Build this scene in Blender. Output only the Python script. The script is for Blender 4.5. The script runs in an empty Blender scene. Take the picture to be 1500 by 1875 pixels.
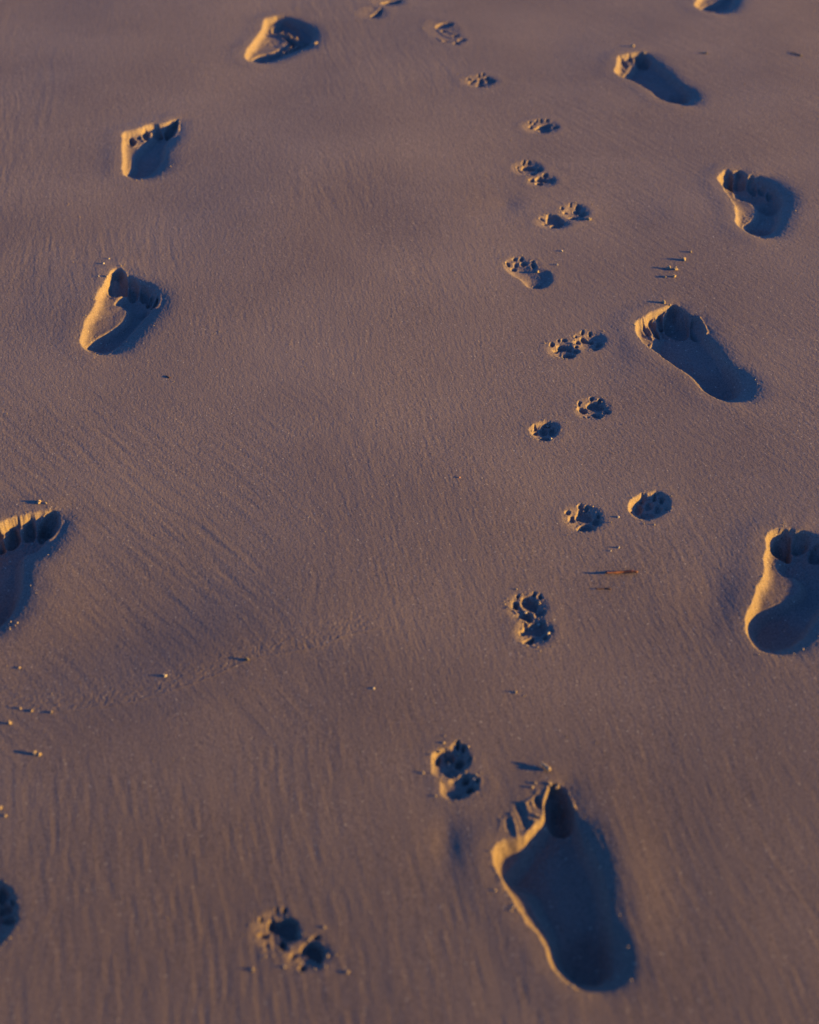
import bpy, math, random
import numpy as np
from mathutils import Vector

# ------------------------------------------------------------------ camera
PW, PH = 1500.0, 1875.0            # photograph pixels: used to survey ground points
FPX, PITCH, CAMH = 2800.0, math.radians(37.3), 1.225
scn = bpy.context.scene
cam_d = bpy.data.cameras.new('camera'); cam = bpy.data.objects.new('camera', cam_d)
scn.collection.objects.link(cam); scn.camera = cam
cam_d.sensor_fit = 'VERTICAL'; cam_d.sensor_height = 30.0; cam_d.sensor_width = 24.0
cam_d.lens = 30.0 * FPX / PH
cam.location = (0, 0, CAMH); cam.rotation_euler = (math.pi/2 - PITCH, 0, 0)
cam_d.clip_start = 0.05; cam_d.clip_end = 2000
cam_d.dof.use_dof = True; cam_d.dof.focus_distance = 2.25; cam_d.dof.aperture_fstop = 3.3

# ------------------------------------------------------------------ light
SUN_EL = math.radians(9.0); SUN_OFF = math.radians(8.0)     # low sun from the right, a little towards the viewer
SX, SY = math.cos(SUN_OFF), -math.sin(SUN_OFF)
TAN = math.tan(SUN_EL)
w = bpy.data.worlds.new('World'); scn.world = w; w.use_nodes = True
nt = w.node_tree; bg = nt.nodes['Background']
sky = nt.nodes.new('ShaderNodeTexSky'); sky.sky_type = 'NISHITA'; sky.sun_disc = False
sky.sun_elevation = SUN_EL; sky.sun_rotation = math.atan2(SX, SY)
sky.air_density = 1.0; sky.dust_density = 0.6; sky.ozone_density = 3.0
tint = nt.nodes.new('ShaderNodeMix'); tint.data_type = 'RGBA'; tint.blend_type = 'MULTIPLY'
tint.inputs[0].default_value = 1.0; tint.inputs[7].default_value = (0.42, 0.78, 1.25, 1)
nt.links.new(sky.outputs[0], tint.inputs[6]); nt.links.new(tint.outputs[2], bg.inputs[0])
bg.inputs[1].default_value = 0.072
sd = bpy.data.lights.new('sun', 'SUN'); sun = bpy.data.objects.new('sun', sd); scn.collection.objects.link(sun)
sd.energy = 5.0; sd.angle = math.radians(0.5); sd.color = (1.0, 0.54, 0.04)
sun.rotation_euler = Vector((SX*math.cos(SUN_EL), SY*math.cos(SUN_EL), math.sin(SUN_EL))).to_track_quat('Z', 'Y').to_euler()
scn.view_settings.view_transform = 'Standard'; scn.view_settings.look = 'None'
scn.view_settings.exposure = 1.98; scn.view_settings.gamma = 1.0

# ------------------------------------------------------------------ survey helpers
CP, SP = math.cos(PITCH), math.sin(PITCH)
def ray(px, py):
    u = (np.asarray(px, float) - PW/2)/FPX; v = (np.asarray(py, float) - PH/2)/FPX
    return u, CP - v*SP, -SP - v*CP
def gnd(px, py, z=0.0):
    dx, dy, dz = ray(px, py); t = (z - CAMH)/dz
    return dx*t, dy*t
def pxm(py):                       # photograph pixels per metre across, at a row
    dx, dy, dz = ray(750, py); t = -CAMH/dz
    return FPX/t
def smooth(t):
    t = np.clip(t, 0, 1); return t*t*(3-2*t)
def zoomed(org, pts):
    x0, y0, s = org
    return [(x0 + p[0]/s, y0 + p[1]/s) for p in pts]
def curve(pts, n=5):               # closed Catmull-Rom
    P = np.array(pts, float); out = []
    N = len(P)
    for i in range(N):
        a, b, c, d = P[i-1], P[i], P[(i+1) % N], P[(i+2) % N]
        for k in range(n):
            t = k/n
            out.append(.5*((2*b) + (c-a)*t + (2*a-5*b+4*c-d)*t*t + (-a+3*b-3*c+d)*t**3))
    return np.array(out)
def ellipse(cx, cy, rx, ry, rot=0, n=14):
    r = math.radians(rot); o = []
    for k in range(n):
        a = 2*math.pi*k/n; x, y = rx*math.cos(a), ry*math.sin(a)
        o.append((cx + x*math.cos(r) - y*math.sin(r), cy + x*math.sin(r) + y*math.cos(r)))
    return o
def ground_poly(org, pts, z=0.0, n=5):
    q = curve(zoomed(org, pts), n); x, y = gnd(q[:, 0], q[:, 1], z)
    return np.stack([x, y], 1)
def sdf(poly, X, Y, grad=False):
    best = np.full(X.shape, 1e9); inside = np.zeros(X.shape, bool)
    nx = np.zeros(X.shape) if grad else None
    N = len(poly)
    for i in range(N):
        ax, ay = poly[i]; bx, by = poly[(i+1) % N]
        ex, ey = bx-ax, by-ay; L = ex*ex+ey*ey+1e-16
        px, py = X-ax, Y-ay
        t = np.clip((px*ex+py*ey)/L, 0, 1)
        qx, qy = px-t*ex, py-t*ey; d = qx*qx+qy*qy
        m = d < best
        if grad: nx = np.where(m, (qx*SX+qy*SY)/np.sqrt(d+1e-12), nx)
        best = np.where(m, d, best)
        c = ((ay > Y) != (by > Y)) & (X < (bx-ax)*(Y-ay)/((by-ay) if by != ay else 1e-12)+ax)
        inside ^= c
    d = np.sqrt(best); s = np.where(inside, -d, d)
    if grad: return s, np.where(inside, -nx, nx)
    return s
def line_dist(pts, X, Y):
    best = np.full(X.shape, 1e9)
    for (ax, ay), (bx, by) in zip(pts[:-1], pts[1:]):
        ex, ey = bx-ax, by-ay; L = ex*ex+ey*ey+1e-16
        px, py = X-ax, Y-ay; t = np.clip((px*ex+py*ey)/L, 0, 1)
        best = np.minimum(best, (px-t*ex)**2+(py-t*ey)**2)
    return np.sqrt(best)
def sun_run(poly, X, Y):           # distance from a point to the outline, walking towards the sun
    far = np.zeros(X.shape); N = len(poly)
    for i in range(N):
        ax, ay = poly[i]; bx, by = poly[(i+1) % N]
        ex, ey = bx-ax, by-ay; den = SX*ey - SY*ex
        if abs(den) < 1e-12: continue
        t = ((ax-X)*ey - (ay-Y)*ex)/den
        k = ((ax-X)*SY - (ay-Y)*SX)/den
        m = (k >= 0) & (k <= 1) & (t > 0)
        far = np.where(m & (t > far), t, far)
    return far
rng = np.random.RandomState(7)
TABLE = rng.rand(512, 512).astype(np.float32)
def vnoise(u, v, seed=0):          # smooth value noise, about -1..1
    u = u + seed*17.31; v = v + seed*9.77
    iu = np.floor(u).astype(np.int64); iv = np.floor(v).astype(np.int64)
    fu = (u-iu).astype(np.float32); fv = (v-iv).astype(np.float32)
    fu = fu*fu*fu*(fu*(fu*6-15)+10); fv = fv*fv*fv*(fv*(fv*6-15)+10)
    a = TABLE[iu & 511, iv & 511]; b = TABLE[(iu+1) & 511, iv & 511]
    c = TABLE[iu & 511, (iv+1) & 511]; d = TABLE[(iu+1) & 511, (iv+1) & 511]
    return ((a*(1-fu)+b*fu)*(1-fv) + (c*(1-fu)+d*fu)*fv)*2-1
def blur(A, n):
    for _ in range(n):
        B = np.pad(A, 1, mode='edge')
        A = (B[1:-1, 1:-1]*4 + (B[:-2, 1:-1]+B[2:, 1:-1]+B[1:-1, :-2]+B[1:-1, 2:])*2
             + B[:-2, :-2]+B[:-2, 2:]+B[2:, :-2]+B[2:, 2:])/16
    return A

def boxblur(A, r):
    for ax in (0, 1):
        for _ in range(2):
            P = np.pad(A, [(r+1, r) if k == ax else (0, 0) for k in (0, 1)], mode='edge')
            C = np.cumsum(P, axis=ax)
            A = (C[2*r+1:]-C[:-2*r-1] if ax == 0 else C[:, 2*r+1:]-C[:, :-2*r-1])/(2*r+1)
    return A

# ------------------------------------------------------------------ the beach as one grid of points (finer near the viewer)
NX = 1700
uf = np.linspace(-1.2, 1.2, NX); out = [uf[-1]]; st = uf[1]-uf[0]
while out[-1] < 150: st *= 1.25; out.append(out[-1]+st)
uo = np.array(out[1:]); U = np.concatenate([-uo[::-1], uf, uo])
yf = [0.72]
while yf[-1] < 4.15: yf.append(yf[-1] + 0.00085*(CP*yf[-1]+SP*CAMH))
up = [yf[-1]]; st = 0.004
while up[-1] < 150: st *= 1.25; up.append(up[-1]+st)
dn = [yf[0]]; st = 0.0012
while dn[-1] > -60: st *= 1.25; dn.append(dn[-1]-st)
V = np.array(dn[:0:-1] + yf + up[1:])
Wd = 0.268*(CP*np.maximum(V, 0.3)+SP*CAMH)
X = U[None, :]*Wd[:, None]; Y = np.repeat(V[:, None], len(U), 1)
NR, NC = X.shape
fine = smooth((1.32-np.abs(U))/0.1)[None, :]*(smooth((V-0.66)/0.05)*smooth((4.25-V)/0.1))[:, None]
Z = np.zeros_like(X)
# broad undulation left by the backwash
Z += 0.0021*vnoise(X*2.3, Y*1.6, 1) + 0.0007*vnoise(X*5.5, Y*3.4, 2)
Z += 0.016*X*smooth((2.0-Y)/1.0)*smooth((1.6-np.abs(X))/0.8)
def slope_patch(px, py, sx, sy, s):       # + leans away from the sun, - towards it
    global Z
    gx, gy = gnd(px, py)
    Z = Z + s*(X-gx)*np.exp(-((X-gx)/sx)**2-((Y-gy)/sy)**2)
for a in [(400,1140,.16,.09,.045),(170,1225,.13,.07,.035),(700,1230,.16,.10,.025),(100,1030,.07,.08,-.030),(1335,1100,.045,.06,.050),(1125,640,.05,.09,.035),
          (1175,1590,.05,.13,-.035),(935,375,.05,.06,.030),(1170,385,.08,.08,.022),(1060,90,.10,.12,.020),(60,560,.10,.16,.020),(840,1560,.03,.07,.035),(620,400,.16,.25,-.012)]:
    slope_patch(*a)
# flow lines: fine ridges that run towards the viewer and lean to the right
def streaks(q, f, seed, stretch=9.0):
    a = X + q*Y + 0.014*vnoise(X*7, Y*5, seed) + 0.0020*vnoise(X*26, Y*15, seed+1)
    c = (Y - q*X)/stretch
    return vnoise(a*f, c*f, seed+2)
wl = smooth((-X+0.00)/0.24)*smooth((2.15-Y)/0.3)*smooth((Y-1.12)/0.14)
wr = smooth((X-0.02)/0.35)*smooth((Y-1.45)/0.35)
wn = smooth((1.36-Y)/0.25)*(1-wl)
wc = np.clip(1-wl-wr-wn, 0, 1)
patch = np.clip(0.55+0.8*vnoise(X*6, Y*3.5, 9), .1, 1.3)
Z += fine*wl*(0.00023*(.5-np.abs(streaks(.80, 62, 31, 11)))*patch*1.6+0.00013*streaks(.84, 90, 131, 14)+0.00011*streaks(.90, 130, 34, 8)+0.00004*streaks(.84, 280, 37, 6))*(0.7+.5*vnoise(X*5, Y*4, 8))
Z += fine*wr*(0.00009*streaks(.62, 90, 41)*patch+0.00007*streaks(.66, 190, 44)+0.00005*streaks(.64, 380, 47, 5))
Z += fine*wn*(0.00012*streaks(.10, 80, 51, 7)+0.00019*streaks(.20, 170, 54, 6)+0.00006*streaks(.13, 380, 57, 5))*(0.46+.40*vnoise(X*7, Y*5, 19))
Z += fine*wc*(0.00008*streaks(.08, 75, 61, 12)*patch+0.00010*streaks(.20, 170, 64, 9)*patch+0.00007*streaks(.18, 360, 67, 5))
# small pitting
Z += fine*(0.00004*vnoise(X*420, Y*330, 10) + 0.00011*vnoise((X+.35*Y)*640, Y*230, 11))*smooth(Y/1.5-.3)
# the faint edge line of an old wave and the rough strip above it
EL = [gnd(*p) for p in [(-60, 1292), (0, 1290), (120, 1296), (230, 1285), (320, 1262), (390, 1238), (460, 1206), (540, 1195), (590, 1186), (630, 1168), (700, 1152), (780, 1146)]]
de = line_dist(EL, X, Y)
ye = np.interp(X, [p[0] for p in EL], [p[1] for p in EL])
fade = smooth((0.02-X)/0.08)*smooth((X+1.0)/.2)
Z += fade*fine*(0.00022*np.exp(-(de/0.0014)**2) + (Y > ye)*np.exp(-(de/0.035)**2)*0.00018*vnoise(X*340+3*vnoise(X*60, Y*50, 13), Y*250, 12))
Z += fade*0.0006*smooth((ye-Y)/0.05)*smooth((Y-ye+.5)/.45)

LAB = np.full((NR, NC), -1, np.int32)       # which part a point belongs to
PARTS = []                                   # (thing index, part name, label)
THINGS = []
RIMS = []
def block(poly, m=0.09):
    x0, y0 = poly.min(0)-m; x1, y1 = poly.max(0)+m
    r = np.nonzero((V >= y0) & (V <= y1))[0]
    r0, r1 = r[0], r[-1]+1
    inb = (X[r0:r1] >= x0) & (X[r0:r1] <= x1)
    c = np.nonzero(inb.any(0))[0]
    return slice(r0, r1), slice(c[0], c[-1]+1)
def new_part(name, label=None):
    PARTS.append((len(THINGS)-1, name, label)); return len(PARTS)-1
def crumble(x, y, sd): return 0.55*vnoise(x*210, y*160, sd)+0.45*vnoise(x*480, y*380, sd+1)

def foot(org, O, K, label, toes=(), ridges=(), soft=(), core=.010, zk=-.008, collar=.0009, p=4.6):
    THINGS.append(('human_footprint', label, 'footprint', None)); k0 = len(THINGS)
    PO = ground_poly(org, O); PK = ground_poly(org, K, zk)
    RIMS.append((PO, 70)); b = block(PO); x, y = X[b], Y[b]
    dO, nO = sdf(PO, x, y, True); wr = boxblur(smooth((nO+.25)/.7), 10)
    dO = dO + 0.0012*vnoise(x*60, y*50, k0) + 0.0009*vnoise(x*230, y*180, k0+20)
    dK, ns = sdf(PK, x, y, True)
    dK = np.maximum(dK, dO+0.0012)
    run = sun_run(PO, x, y)
    ins = smooth(-dO/0.002)
    LH = 0.005; DROP = .0015
    zs = -TAN*run + 0.53*TAN*LH*smooth(run/0.02)
    t = np.clip(-dO, 0, 1)/(np.clip(-dO, 0, 1)+np.clip(dK, 1e-5, 1))
    rk = np.minimum(np.clip(dK, 0, 1)/np.maximum(.45, -ns), run)
    D0 = np.where(dO < 0, np.maximum(run-rk, 0.3*run), 0); wk = boxblur((dO < 0).astype(float), 14)+1e-4
    D0 = boxblur(D0, 14)/wk
    lit = -(TAN*D0+DROP*1.15)*(1-np.exp(-np.clip(-dO, 0, 1)/.0050)*(1-t))
    HA = .87*LH
    hf = lambda r: r-LH*(1-np.exp(-r/LH))
    halo = -TAN*1.35*(hf(run+HA)-hf(HA))
    zs = zs - DROP*smooth(run/.02)
    ins2 = smooth(-dO/.018)
    wgt = smooth((ns+0.35)/0.6)
    ann = lit*(1-wgt)+halo*wgt
    cor = zs*1.05 - 0.0006 - core*smooth(-dK/0.014)
    f = np.where(dK < 0, smooth(-dK/0.0015), 0)
    h = ann*(1-f)+cor*f
    h = blur(np.where(dO < 0, h, 0), 2)
    h -= wr*.78*TAN*.013*np.exp(-np.maximum(dO, 0)/.013)
    h += collar*(1-.7*wr)*np.exp(-((dO-0.016)/0.020)**2)*(0.75+0.35*vnoise(x*22, y*16, k0+3))
    part = new_part('sole_mark'); lab = LAB[b]; lab[dO < 0.0015] = part
    PT = []
    for pts, D in toes:
        T = ground_poly(org, pts, zk*.4); PT.append(T)
        dT = sdf(T, x, y) + 0.0008*vnoise(x*120, y*90, k0+5)
        h += ins2*0.0014*np.exp(-((dT-.0028)/.0026)**2)
        h -= 1.55*D*.001*smooth((-dT+0.001)/0.0046)*(.85+.3*vnoise(x*90, y*80, k0+30))
        tp = new_part('toe_mark'); lab[dT < 0.0012] = tp
    for cx, cy, rx, ry, D in soft:
        E = ground_poly(org, ellipse(cx, cy, rx, ry), zk); c = E.mean(0); ext = (E.max(0)-E.min(0))/2
        q = ((x-c[0])/ext[0])**2+((y-c[1])/ext[1])**2
        h -= D*(.0022 if D > 0 else .001)*np.exp(-(q**1.6)*1.2)
    for pts, H in ridges:
        L = [gnd(*q) for q in zoomed(org, pts)]
        d = line_dist(L, x, y)
        h += H*.001*0.6*np.exp(-(d/(0.0019 if H < 8 else .0055))**2)*(0.8+1.0*crumble(x, y, k0+7))
    # trodden texture inside, crumbs on the rim
    h += ins2*0.0010*crumble(x, y, k0+9)*smooth(0.3+1.4*vnoise(x*30, y*25, k0+2))
    h += 0.0008*np.exp(-(dO/0.004)**2)*crumble(x, y, k0+15)*smooth(0.2+1.6*vnoise(x*38, y*30, k0+16))*(1-wr)
    h += ins2*0.0005*vnoise(x*75, y*60, k0+17)
    if PT:
        dt = np.min([sdf(T, x, y) for T in PT], axis=0)
        h += 0.0010*np.exp(-((dt-0.003)/0.005)**2)*np.maximum(crumble(x, y, k0+11), -.2)*smooth(vnoise(x*55, y*45, k0+12)*1.5+.4)*(1-.8*wr)
    Z[b] += h; LAB[b] = lab
    c = PO.mean(0); THINGS[-1] = THINGS[-1][:3]+((c[0], c[1]),)

def paw(org, dish, blobs, label, K=None, depth=.0036, group='paw prints of the small dog', bd=1.35, ridges=()):
    THINGS.append(('paw_print', label, 'paw print', None)); k0 = len(THINGS)+40
    dz = ellipse(*dish) if len(dish) <= 5 and not hasattr(dish[0], '__len__') else dish
    PO = ground_poly(org, dz, 0, 3); RIMS.append((PO, 22)); b = block(PO, .05); x, y = X[b], Y[b]
    dO = sdf(PO, x, y) + 0.0010*vnoise(x*90, y*70, k0)
    run = sun_run(PO, x, y); zs = -TAN*run
    size = -dO.min()
    if K is not None:
        PK = ground_poly(org, K, -.003, 3); dK, ns = sdf(PK, x, y, True); dK = np.maximum(dK, dO+.0008)
        t = np.clip(-dO, 0, 1)/(np.clip(-dO, 0, 1)+np.clip(dK, 1e-5, 1))
        lit = zs*(1-(1-t)**2); halo = zs*1.15*smooth(-dO/.006)
        wgt = smooth((ns+.35)/.6); h = lit*(1-wgt)+halo*wgt
        f = smooth(-dK/.001); h = h*(1-f) + f*(zs*1.05-.0005-.0015*smooth(-dK/.006))
        h = blur(np.where(dO < 0, h, 0), 1)
    else:
        h = -depth*smooth((-dO+.004)/(size*.8+.004))
    h += .00025*np.exp(-((dO-.007)/.009)**2)*(.7+.5*vnoise(x*50, y*40, k0+1))
    lab = LAB[b]; pm = new_part('print_floor'); lab[dO < .0005] = pm
    allT = []
    for q in blobs:
        kind, D, g = q[0], q[1], q[2:]
        pts = g[0] if hasattr(g[0], '__len__') else ellipse(*g)
        T = ground_poly(org, pts, -.0015, 3); allT.append(T)
        dT = sdf(T, x, y) + .0012*vnoise(x*240, y*190, k0+3)
        wv = .0042 if kind != 'claw_mark' else .0028
        h -= bd*D*.001*smooth((-dT+.0008)/wv)
        q_ = new_part(kind); lab[dT < .0006] = q_
    dt = np.min([sdf(T, x, y) for T in allT], axis=0)
    h += (.0007*np.exp(-((dt-.0022)/.0024)**2)*(0.15+np.clip(crumble(x, y, k0+5), -.5, 1)*1.2))*smooth(( .004-dO)/.006)
    h += .00025*smooth(-dO/.003)*crumble(x, y, k0+6)
    for pts, H in ridges:
        L = [gnd(*q) for q in zoomed(org, pts)]
        h += H*.001*np.exp(-(line_dist(L, x, y)/.002)**2)*(0.85+0.5*crumble(x, y, k0+7))
    Z[b] += h; LAB[b] = lab
    c = PO.mean(0); THINGS[-1] = THINGS[-1][:3]+((c[0], c[1]),)

# ------------------------------------------------------------------ bare footprints of the walker on the right
foot((850, 1380, 3.75),
 [(200,690),(205,760),(250,850),(310,960),(380,1080),(470,1200),(545,1300),(580,1400),(640,1510),(730,1590),(840,1635),(960,1635),(1080,1600),(1150,1500),(1150,1400),(1100,1300),(1065,1200),(1055,1080),(1035,950),(1010,820),(980,700),(930,600),(860,480),(790,430),(760,380),(730,300),(690,240),(620,225),(590,240),(560,330),(545,440),(490,500),(440,560),(380,590),(300,600),(230,630)],
 [(275,830),(330,760),(400,670),(440,600),(500,530),(540,440),(545,330),(590,240),(660,250),(720,330),(760,430),(810,560),(870,700),(940,850),(980,1000),(1000,1150),(1020,1300),(1030,1450),(1000,1560),(900,1605),(780,1590),(700,1530),(640,1460),(600,1400),(580,1300),(540,1200),(490,1110),(460,1030),(430,970),(370,930),(310,890)],
 'largest and nearest bare left footprint, filled with deep blue shadow, at the bottom right',
 toes=[([(595,240),(680,260),(735,350),(760,440),(740,510),(680,530),(600,500),(550,430),(545,340)], 8),
       ([(500,310),(535,350),(540,410),(490,400),(470,350)], 3),
       ([(350,370),(400,400),(430,470),(440,540),(410,540),(370,460),(345,410)], 1.7),
       ([(290,470),(330,500),(345,570),(310,580),(280,530)], .8)],
 ridges=[([(540,340),(565,290),(590,230)], 2.6), ([(640,225),(700,265),(735,340),(755,380)], 3.5), ([(780,465),(800,530),(825,600),(828,640)], 3.5),
         ([(420,350),(450,420),(530,450)], 2.2), ([(490,470),(450,540)], 1.5), ([(320,420),(350,500),(360,570)], 1.6), ([(420,350),(470,310)],1.5)],
 soft=[(870,1420,200,200,6), (560,760,170,120,-1.5)], zk=-.012)
foot((1300, 940, 6.25),
 [(640,290),(700,220),(790,200),(900,200),(1010,220),(1150,220),(1300,300),(1450,400),(1560,600),(1600,800),(1560,1000),(1450,1200),(1330,1400),(1200,1500),(1100,1580),(960,1640),(800,1650),(640,1630),(520,1570),(440,1440),(400,1300),(410,1180),(480,1040),(530,900),(590,780),(620,650),(620,500),(640,400)],
 [(690,350),(750,260),(850,210),(950,240),(1100,250),(1250,330),(1400,450),(1480,600),(1480,800),(1400,1000),(1250,1250),(1100,1450),(950,1570),(780,1620),(640,1600),(520,1510),(450,1400),(440,1280),(500,1180),(600,1120),(750,1060),(880,1010),(1000,930),(1015,860),(960,770),(850,730),(800,690),(750,600),(790,500),(740,460),(700,400)],
 'bare right footprint with a sunlit arch lobe, cut off by the right edge',
 toes=[([(700,350),(760,260),(850,220),(930,270),(935,400),(930,470),(850,480),(780,470),(710,410)], 7), ([(960,290),(1020,240),(1110,260),(1120,350),(1060,390),(960,380)], 6),
       ([(1150,430),(1200,350),(1300,350),(1320,450),(1260,510),(1170,490)], 6), (ellipse(1390,520,50,60), 5), (ellipse(1460,650,45,55), 5)],
 soft=[(760,1360,260,210,3)], zk=-.010)
foot((1130, 520, 5.0),
 [(170,370),(190,330),(240,320),(300,270),(370,240),(430,210),(490,190),(560,200),(640,260),(740,290),(830,380),(860,460),(930,540),(990,630),(1060,730),(1160,790),(1250,870),(1290,960),(1260,1040),(1160,1080),(1060,1075),(960,1060),(860,1020),(770,950),(710,880),(620,800),(510,730),(400,650),(310,580),(240,520),(180,440)],
 [(310,570),(345,480),(340,420),(330,340),(400,300),(440,270),(490,200),(560,220),(650,290),(740,330),(790,430),(830,500),(900,580),(980,680),(1060,800),(1120,880),(1140,960),(1100,1040),(1000,1055),(880,1015),(790,950),(730,880),(640,800),(520,735),(410,655)],
 'bare left footprint with crumbly toe marks, right of the middle of the paw print trail',
 toes=[([(440,270),(490,205),(560,220),(640,275),(670,350),(660,420),(600,440),(520,410),(450,360)], 7), ([(360,280),(400,260),(430,300),(425,350),(390,330)], 5),
       ([(270,310),(320,300),(360,350),(400,420),(350,430),(310,370)], 5), ([(220,345),(250,340),(310,410),(280,420)], 3), ([(680,320),(750,325),(800,400),(800,460),(740,470),(680,420)], 4)],
 ridges=[([(410,290),(440,240),(470,205)], 4), ([(320,290),(350,265),(370,330),(405,385)], 4), ([(250,320),(290,380),(330,430)], 3), ([(755,300),(800,370),(825,430),(800,470)], 4), ([(560,210),(650,290)], 1.8)],
 soft=[(1000,940,180,130,4)], zk=-.010)
foot((1280, 280, 6.818),
 [(240,300),(290,240),(350,210),(420,220),(500,215),(580,260),(680,270),(800,270),(950,310),(1100,400),(1190,500),(1210,620),(1160,760),(1110,880),(1040,1000),(950,1050),(820,1060),(700,1035),(590,980),(510,910),(460,850),(470,760),(440,640),(390,540),(320,440),(270,370)],
 [(300,340),(340,260),(400,240),(440,290),(480,225),(540,230),(590,290),(640,275),(720,310),(800,350),(900,400),(1000,480),(1040,580),(1030,720),(1020,850),(960,980),(870,1035),(780,1045),(680,1015),(600,960),(550,900),(580,870),(650,830),(690,740),(690,660),(640,600),(560,560),(460,510),(440,460),(410,430),(340,400)],
 'bare right footprint with five round toe marks in a row, upper right near the edge',
 toes=[([(300,340),(350,250),(420,250),(440,310),(430,350),(350,370)], 5), ([(455,290),(480,230),(540,240),(585,290),(580,340),(500,350),(460,330)], 5),
       ([(620,290),(680,290),(730,350),(730,410),(670,400),(620,350)], 5), ([(745,350),(830,360),(830,430),(760,410)], 3), ([(860,420),(940,430),(960,480),(880,480)], 3)],
 ridges=[([(380,200),(440,250),(445,280)], 3), ([(600,285),(600,330)], 3), ([(260,310),(340,230)], 1.5)],
 soft=[(900,610,130,90,5), (700,500,120,50,3), (760,950,150,60,3)], zk=-.009)
foot((1100, 70, 6.818),
 [(185,430),(200,350),(215,260),(290,220),(350,200),(450,190),(540,185),(640,210),(740,290),(860,390),(940,480),(1030,560),(1120,600),(1220,680),(1250,760),(1180,830),(1060,835),(940,820),(830,790),(720,740),(600,650),(480,580),(380,530),(280,490)],
 [(275,470),(330,410),(400,340),(410,280),(450,210),(530,200),(610,260),(700,350),(800,420),(900,500),(1000,590),(1080,660),(1110,740),(1080,815),(980,820),(850,785),(740,740),(610,655),(480,580),(370,525)],
 'bare left footprint at the top right, pointing up left, with crumbs above its toes',
 toes=[([(420,250),(470,205),(540,205),(610,260),(610,310),(540,325),(460,300)], 5), ([(345,210),(395,250),(390,270),(345,260)], 4), ([(220,250),(270,250),(330,300),(340,330),(300,330),(250,280)], 3)],
 ridges=[([(290,240),(330,210)], 2.5), ([(400,280),(490,325)], 2), ([(520,185),(600,235)], 3), ([(220,280),(330,360)], 2)],
 soft=[(1000,740,150,70,5)], zk=-.009)
foot((1240, 0, 5.77),
 [(190,60),(210,20),(260,-60),(320,-160),(420,-240),(560,-260),(680,-180),(700,-60),(660,60),(600,130),(500,150),(400,145),(300,120),(230,95)],
 [(255,80),(300,50),(420,0),(500,-90),(560,-160),(620,-100),(620,0),(570,90),(480,125),(380,125),(300,105)],
 'heel of a bare footprint cut off by the top edge, at the right', zk=-.008)
# ------------------------------------------------------------------ bare footprints of the walker on the left
foot((0, 900, 6.694),
 [(-250,560),(-180,470),(-60,410),(40,380),(120,340),(260,310),(420,270),(520,240),(650,220),(760,240),(830,340),(820,450),(760,600),(680,720),(560,800),(450,880),(400,1000),(400,1150),(350,1300),(270,1440),(150,1580),(20,1700),(-120,1750),(-300,1700),(-380,1550),(-330,1300),(-300,1000),(-280,750)],
 [(-200,600),(-80,520),(40,540),(50,480),(110,380),(200,360),(250,440),(300,340),(390,310),(430,380),(500,320),(600,260),(690,270),(730,340),(700,460),(640,570),(570,680),(450,770),(330,800),(300,900),(300,1050),(290,1200),(230,1350),(160,1500),(60,1620),(-60,1700),(-200,1680),(-300,1550),(-280,1300),(-250,1000),(-240,750)],
 'bare left footprint with deep round toe marks, cut off by the left edge',
 toes=[([(450,400),(530,310),(640,255),(710,290),(725,400),(680,500),(600,570),(500,540),(440,480)], 8), ([(260,440),(300,350),(380,310),(420,370),(430,440),(390,500),(310,500)], 7),
       ([(50,520),(100,400),(160,370),(210,430),(210,520),(140,580),(70,570)], 7), ([(-60,560),(0,520),(40,560),(30,600),(-30,620)], 5), ([(-180,620),(-110,570),(-70,610),(-120,660)], 4)],
 ridges=[([(430,345),(500,285),(590,240)], 3), ([(60,440),(130,370)], 2.5), ([(225,400),(300,330)], 2)],
 soft=[(-30,1400,200,250,4)], zk=-.011)
foot((120, 470, 6.818),
 [(190,1040),(230,900),(260,800),(330,700),(380,600),(400,500),(460,400),(520,300),(565,215),(610,172),(670,158),(735,175),(790,235),(880,262),(970,300),(1100,345),(1210,430),(1270,520),(1250,620),(1190,720),(1110,820),(1020,930),(920,1040),(830,1140),(700,1210),(560,1230),(430,1235),(320,1200),(240,1150)],
 [(255,1140),(290,1090),(400,1010),(540,940),(650,870),(730,790),(755,720),(740,650),(690,620),(610,590),(650,530),(700,490),(640,470),(560,450),(515,400),(540,320),(590,240),(680,190),(740,210),(780,280),(880,280),(960,340),(1080,400),(1170,480),(1170,560),(1110,660),(1040,760),(950,870),(860,970),(760,1080),(660,1160),(540,1215),(430,1220),(320,1180)],
 'bare right footprint with a broad sunlit arch and five dark toe marks at left',
 toes=[([(520,400),(545,300),(585,215),(650,185),(720,200),(765,270),(770,350),(740,425),(650,460),(570,450)], 6), ([(790,290),(870,290),(910,360),(890,440),(820,470),(770,420),(770,340)], 6),
       ([(930,360),(1000,360),(1050,430),(1010,500),(940,480),(920,420)], 5), ([(1030,470),(1090,450),(1110,510),(1070,560),(1010,550)], 4), ([(1100,570),(1150,500),(1170,550),(1130,640),(1070,640),(1050,600)], 5)],
 ridges=[([(700,150),(745,190),(775,255)], 1.8), ([(735,440),(740,490)], 2.5)], soft=[(990,700,90,50,2)], zk=-.009)
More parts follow.
